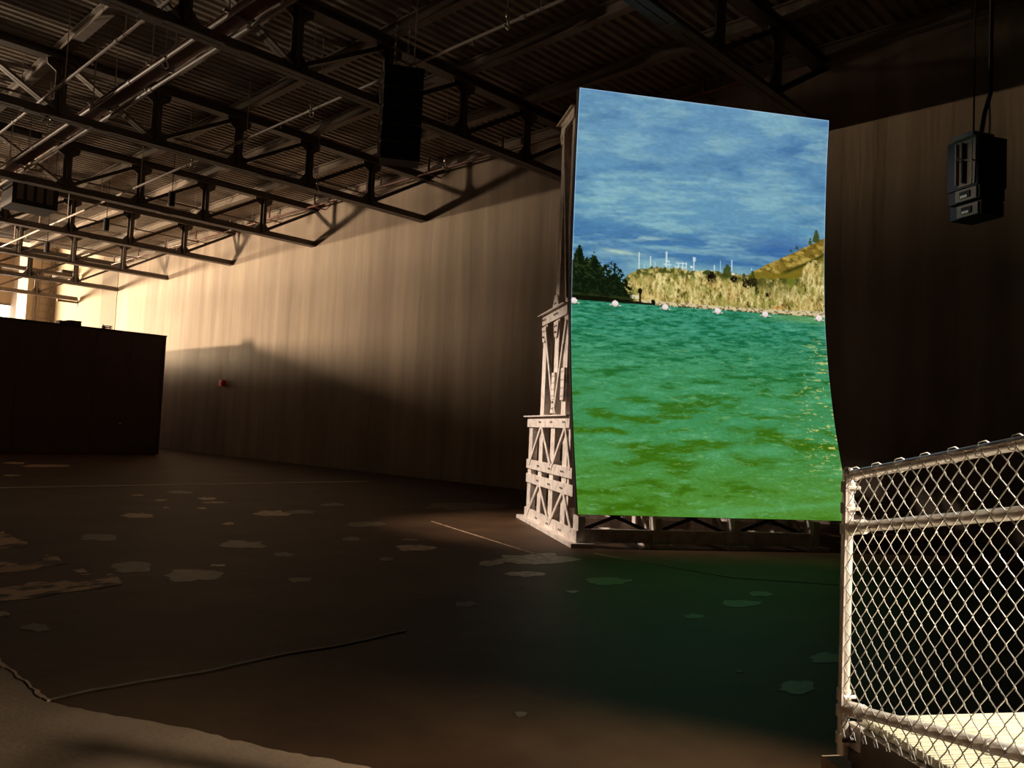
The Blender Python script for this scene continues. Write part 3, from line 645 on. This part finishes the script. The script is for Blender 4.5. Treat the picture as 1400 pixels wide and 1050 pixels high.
def build_tower():
    r = empty('screen_tower', (O.x, O.y, 0), RZ)
    fr = [0.06, 1.22, 2.44, 3.72]
    bolt = MB().tube([(-.0, 0, 0), (-.007, 0, 0)], .017, 6).mesh('bolt', M_bolt)
    def P(v, u, z): return Vector((v, u, z))
    PW, PD = .10, .26     # width along v, depth along u
    for fi, v in enumerate(fr):
        def post(u, z0, z1, d=PD): MB().chan(P(v, u, z0), P(v, u, z1), PW, d, .018, (0, 1, 0)).build('post', M_tower, r)
        def beam(u0, u1, z, h=.17, dv=-.06): MB().bar(P(v+dv, u0, z), P(v+dv, u1, z), .03, h).build('beam', M_tower, r)
        def brace(u0, z0, u1, z1): MB().angle(P(v-.085, u0, z0), P(v-.085, u1, z1), 1, .012, .06, (1, 0, 0)).build('brace', M_tower, r)
        def bolts(lst):
            if fi: return
            for (u, z) in lst: inst('bolt', bolt, r, (v-.085, u, z))
        U = [.86, 1.64, 2.42, 3.22]
        for u in U: post(u, .06, 1.80)
        post(.12, .06, .43); post(.62, .5, 1.75, .10)
        beam(-.02, 3.38, .13, .20); beam(.26, 3.36, .76, .16); beam(.34, 3.38, 1.01, .16); beam(.58, 3.44, 1.76, .18)
        MB().bar(P(v, -.1, .03), P(v, 3.62, .03), .34, .06).build('base_plate', M_tower, r)
        MB().bar(P(v-.02, .60, 1.862), P(v-.02, 3.55, 1.862), .22, .02).build('top_flange', M_tower, r)
        for (a, b) in ((2.42, 3.18), (2.42, 1.68), (.86, 1.60), (.86, .30)):
            brace(a, 1.70, max(b, .48), 1.04); brace(a, .72, b, .16)
        bolts([(u+d, z) for u in (.86, 1.64, 2.42) for d in (-.05, .05) for z in (.13, .76, 1.01, 1.76)])
        # second tier
        for u in (1.06, 1.62, 2.44): post(u, 1.87, 3.44)
        beam(.97, 2.60, 3.52, .17); MB().bar(P(v-.02, 1.0, 3.615), P(v-.02, 2.76, 3.615), .22, .02).build('top_flange', M_tower, r)
        brace(2.40, 3.36, 1.64, 1.92); brace(1.04, 3.36, 1.60, 1.92)
        for (u, z) in ((2.44, 3.40), (1.62, 3.40), (1.62, 1.90)):
            s = 1 if z < 2 else -1
            MB().plate([P(v-.08, u-.16, z), P(v-.08, u+.16, z), P(v-.08, u+.07, z+s*.26), P(v-.08, u-.07, z+s*.26)], (1, 0, 0), .014).build('gusset_plate', M_tower, r)
            bolts([(u-.05, z+s*.08), (u+.05, z+s*.08), (u-.03, z+s*.18), (u+.03, z+s*.18)])
        bolts([(1.52, 3.52), (1.6, 3.52), (1.68, 3.52), (1.76, 3.52), (2.36, 3.52), (2.44, 3.52), (2.52, 3.52)])
        for (u, z0, z1) in ((1.62, 2.12, 2.56), (1.04, 2.1, 2.6)):
            MB().box((v-.09, u-.10, z0), (v-.062, u+.10, z1)).build('splice_plate', M_tower, r)
            bolts([(u+d, z0+.06+q*(z1-z0-.12)/3) for d in (-.05, .05) for q in range(4)])
        # tall third tier
        post(1.70, 3.62, 6.58, .22); post(1.12, 3.62, 6.58, .14)
        beam(1.04, 1.84, 6.66, .17); MB().bar(P(v-.02, 1.02, 6.755), P(v-.02, 1.95, 6.755), .22, .02).build('top_flange', M_tower, r)
        brace(1.66, 6.5, 1.1, 3.7)
        MB().plate([P(v-.08, 1.86, 6.58), P(v-.08, 1.54, 6.58), P(v-.08, 1.62, 6.36), P(v-.08, 1.78, 6.36)], (1, 0, 0), .014).build('gusset_plate', M_tower, r)
        MB().plate([P(v-.08, 1.90, 3.63), P(v-.08, 1.50, 3.63), P(v-.08, 1.62, 3.84), P(v-.08, 1.78, 3.84)], (1, 0, 0), .014).build('gusset_plate', M_tower, r)
        bolts([(1.62, 6.66), (1.70, 6.66), (1.78, 6.66), (1.70, 6.45), (1.66, 3.7), (1.74, 3.7)])
    # longitudinal members
    for (u, z, h) in ((.05, .16, .18), (3.22, .16, .18), (1.64, .16, .14), (3.25, 1.0, .16), (3.25, 1.74, .16), (2.44, 3.5, .16), (1.72, 6.6, .14), (1.3, 5.1, .12)):
        MB().bar(P(.06, u, z), P(3.78, u, z), .08, h).build('cross_beam', M_tower, r)
    for (u, i) in ((.22, 0), (.22, 1), (.22, 2), (3.28, 0), (3.28, 1), (3.28, 2)):
        a, b = fr[i], fr[i+1]; zt_ = .62 if u < 1 else .98
        MB().bar(P(a+.05, u, zt_), P(b-.05, u, .20), .025, .05).build('cross_brace', M_black, r)
        MB().bar(P(a+.05, u+.03, .20), P(b-.05, u+.03, zt_), .025, .05).build('cross_brace', M_black, r)
    # brown sheeting fixed inside the frames behind the screen
    MB().box((.25, 2.44, 1.9), (3.7, 2.47, 3.4)).build('back_panel', M_rust, r)
    MB().box((.25, 1.30, 3.65), (3.7, 1.33, 6.5)).build('back_panel', M_rust, r)
    tag(r, 'stepped white steel lattice tower with riveted posts carrying the video screen', 'steel tower')
build_tower()

# ---------------------------------------------------------------- hanging loudspeakers
def chain_tube(a, b, r=.012): return MB().tube([a, b], r, 6)
r = empty('loudspeaker_column', (7.81, 10.25, 5.78), RZ)
nel = 5; hh = 1.46/nel
for i in range(nel):
    z0 = i*hh
    MB().plate([(-.31, -.2, z0+.006), (.31, -.2, z0+.006), (.31, .22, z0+.03), (-.31, .22, z0+.03)], (0, 0, 1), hh-.022).build('cabinet', M_spk, r)
    MB().box((-.30, -.215, z0+.02), (.30, -.2, z0+hh-.02)).build('grille', M_black, r)
    MB().box((-.335, -.14, z0+.03), (-.31, -.10, z0+hh-.03)).build('rigging_plate', M_chain, r)
    MB().tube([(-.34, -.12, z0+hh*.5), (-.345, -.12, z0+hh*.85)], .012, 6).build('pin', M_chain, r)
MB().box((-.32, -.2, 1.465), (.32, .22, 1.52)).build('fly_frame', M_black, r)
for x, y in ((-.16, 0), (.05, .1)):
    for q in range(int(2.55/.075)):
        z = 1.54+q*.075
        rr = [(x+(.017*math.cos(a) if q % 2 else 0), y+(0 if q % 2 else .017*math.cos(a)), z+.045*math.sin(a)) for a in [k*math.pi/4 for k in range(9)]]
        MB().tube(rr, .005, 4, False).build('chain_link', M_chain, r)
MB().tube([(-.36, -.12, 1.5), (-.38, -.12, 1.2), (-.35, -.12, .8), (-.37, -.12, .4), (-.34, -.12, .05)], .012, 6).build('cable', M_chain, r)
tag(r, 'black column of stacked loudspeakers hanging on chains below the roof', 'loudspeaker')

r = empty('loudspeaker', (12.12, 2.98, 4.74), RZ+.12)
# big upper cabinet and two smaller splayed ones; grey rear panels turned left
MB().plate([(-.30, -.16, .42), (-.30, .10, .42), (-.30, .12, 1.05), (-.30, -.18, 1.05)], (1, 0, 0), .02).build('rear_panel', M_spkb, r)
MB().box((-.28, -.2, .40), (.22, .3, 1.08)).build('cabinet', M_spk, r)
MB().box((-.36, -.17, .40), (-.345, -.15, 1.0)).build('rail', M_spkb, r); MB().box((-.36, -.02, .45), (-.30, .0, 1.0)).build('rib', M_black, r); MB().box((-.34, .10, .45), (-.30, .12, 1.02)).build('rib', M_spkb, r)
MB().tube([(-.33, -.18, .72), (-.33, .1, .80)], .012, 6).build('tie_rod', M_spkb, r)
MB().tube([(-.33, .08, .80), (-.345, .08, .80)], .03, 8).build('knob', M_black, r)
MB().box((-.38, -.2, 1.05), (.0, .12, 1.11)).build('top_bar', M_spkb, r)
for q, (z0, dx) in enumerate(((.21, .03), (0, .06))):
    MB().plate([(-.28+dx, -.2, z0+.01), (.2-dx*.4, -.2, z0+.01), (.2-dx*.4, .3, z0+.01), (-.28+dx, .3, z0+.01)], (0, 0, 1), .185).build('cabinet', M_spk, r)
    MB().box((-.31+dx, -.17, z0+.015), (-.28+dx, .16, z0+.175)).build('rear_panel', M_spkb, r)
    MB().box((-.325+dx, -.08, z0+.05), (-.31+dx, .08, z0+.14)).build('handle_recess', M_black, r)
    MB().box((-.335+dx, -.05, z0+.05), (-.322+dx, .06, z0+.085)).build('label_plate', M_white, r)
MB().tube([(-.2, -.05, 1.1), (-.2, -.05, 5.1)], .012, 6).build('cable', M_black, r)
MB().tube([(.02, .05, 1.08), (.1, .05, 1.5), (.2, .05, 1.8), (.22, .05, 5.1)], .03, 7).build('cable', M_black, r)
MB().tube([(.16, .05, 1.1), (.2, .05, 1.35), (.18, .05, 1.75)], .014, 6).build('sling', M_spkb, r)
tag(r, 'dark loudspeaker cluster with grey rear panels hanging in front of the dark wall at right', 'loudspeaker')

# ---------------------------------------------------------------- deck, fence and hand rail at right
PO = Vector((3.147, 1.216, 0)); SL = .18
r = empty('walkway_deck', (PO.x, PO.y, 0), RZ)       # local x = v, local y = u
DZ = .583
sm = MB().box((.03, 0, DZ-.03), (1.5, .031, DZ)).box((.03, .003, DZ), (1.5, .008, DZ+.004)).box((.03, .022, DZ), (1.5, .027, DZ+.004)).mesh('slat', M_alu)
n = 62
for q in range(n): inst('slat', sm, r, (.03, -.06-q*.037, 0))
MB().chan((.05, -.02, DZ-.11), (.05, -2.36, DZ-.11), .05, .15, .01).build('side_beam', M_steel, r)
MB().chan((1.5, -.02, DZ-.11), (1.5, -2.36, DZ-.11), .05, .15, .01).build('side_beam', M_steel, r)
MB().bar((.03, -.01, DZ-.1), (1.55, -.01, DZ-.1), .04, .14).build('end_beam', M_steel, r)
for (x, y) in ((.07, -.5), (.07, -1.6), (1.48, -.1), (1.48, -1.6)):
    MB().box((x-.035, y-.035, .02), (x+.035, y+.035, DZ-.18)).build('leg', M_wood, r); MB().box((x-.09, y-.09, 0), (x+.09, y+.09, .02)).build('foot_plate', M_steel, r)
MB().box((-.03, -.10, .0), (.16, .09, .40)).build('support_block', M_wood, r)
tag(r, 'pale ribbed metal walkway deck behind the chain-link fence', 'deck')

r = empty('chain_link_fence', (PO.x, PO.y, 0), RZ)
LEN = 2.2
def FP(s, z, v=0): return (v, -s, z+SL*s)      # s runs towards the viewer
MB().tube([(0, 0, .44), (0, 0, 1.50), (0, 0, 1.515)], [.021, .021, .012], 14).build('post', M_galv, r)
MB().tube([(0, -LEN, .5), (0, -LEN, 1.52+SL*LEN)], .021, 12).build('post', M_galv, r)
MB().tube([FP(.0, 1.483), FP(LEN, 1.483)], .020, 14).build('top_rail', M_galv, r)
MB().tube([FP(.055, 1.284), FP(LEN, 1.284)], .020, 14).build('middle_rail', M_galv, r)
MB().tube([FP(.045, .612), FP(LEN, .612)], .021, 14).build('bottom_rail', M_galv, r)
for z, nm in ((1.284, 'rail_socket'), (.612, 'rail_socket')):
    MB().tube([FP(.012, z), FP(.10, z), FP(.105, z)], [.028, .028, .022], 12).build(nm, M_galv, r)
for z in (1.28, 1.44, .66, .60, .50, 1.36):
    m = MB().tube([(0, 0, z-.02), (0, 0, z+.02)], .0265, 14); m.build('band', M_galv, r)
    MB().tube([(-.02, -.03, z), (.03, -.03, z)], .007, 6).build('band_bolt', M_bolt if z < .6 else M_galv, r)
MB().box((.02, -.075, .47), (.045, .0, .56)).build('bracket_plate', M_galv, r)
MB().tube([(.01, -.055, .515), (-.012, -.055, .515)], .014, 6).build('bolt', M_bolt, r)
# chain link: each wire zigzags up the height, hooked into its neighbours
DW, DH = .0315, .0745; zb, zt = .535, 1.462
k = 0; s = .034+DW/2
while s < LEN:
    pts = []; z = zb-(random.uniform(0, .012)); i = 0
    sgn0 = 1 if k % 2 else 1
    nn = int((zt-zb)/(DH/2))+1
    for i in range(nn+1):
        zz_ = zb+i*DH/2; sg = 1 if (i+k) % 2 else -1
        c_ = s+sg*(DW/2+.002)
        pts.append(FP(c_-sg*.006, zz_-.007, -.026-(.003*sg))); pts.append(FP(c_, zz_, -.024-.0045*sg)); pts.append(FP(c_-sg*.006, zz_+.007, -.026+.003*sg))
    e = pts[-1]; pts.append((e[0], e[1]+.006, e[2]+.008)); st = pts[0]; pts.insert(0, (st[0], st[1]-.008, st[2]-.016))
    MB().tube(pts,   .002, 5).build('mesh_wire', M_wire, r)
    s += DW; k += 1
tm_ = MB().tube([(-.033, 0, .0), (-.026, .0, .022), (0, 0, .028), (.024, 0, .015), (.02, 0, -.012), (0, 0, -.024), (-.03, .006, -.02), (-.036, .012, .006)], .0018, 5).mesh('wire_tie', M_wire)
s = .05
while s < LEN:
    for z in (1.483,): inst('wire_tie', tm_, r, FP(s, z))
    s += DW*4
for q in range(7): inst('wire_tie', tm_, r, FP(.12+q*.3, .612))
# tension bar with clamps next to the post
MB().box((-.032, -.034, .56), (-.024, -.028, 1.47)).build('tension_bar', M_galv, r)
tag(r, 'galvanised chain-link fence with pipe rails sloping along the walkway', 'fence')

# opposite hand rail, only its bent end enters the frame
r = empty('rail_end', (3.07, .63, 0), RZ)
MB().tube([(.05, -.55, .97), (.03, -.12, .93), (.01, -.05, .925), (0, -.005, .89), (.005, -.03, .85), (.02, -.12, .84), (.06, -.6, .86)], .024, 12).build('bent_pipe', M_galv, r)
MB().tube([(.055, -.5, .6), (.055, -.5, .96)], .021, 10).build('upright', M_galv, r)
tag(r, 'bent galvanised pipe end behind the fence at the right edge', 'handrail')
r.location = (3.07+.1*VD.x-.12*UD.x, .63+.1*VD.y-.12*UD.y, 0)
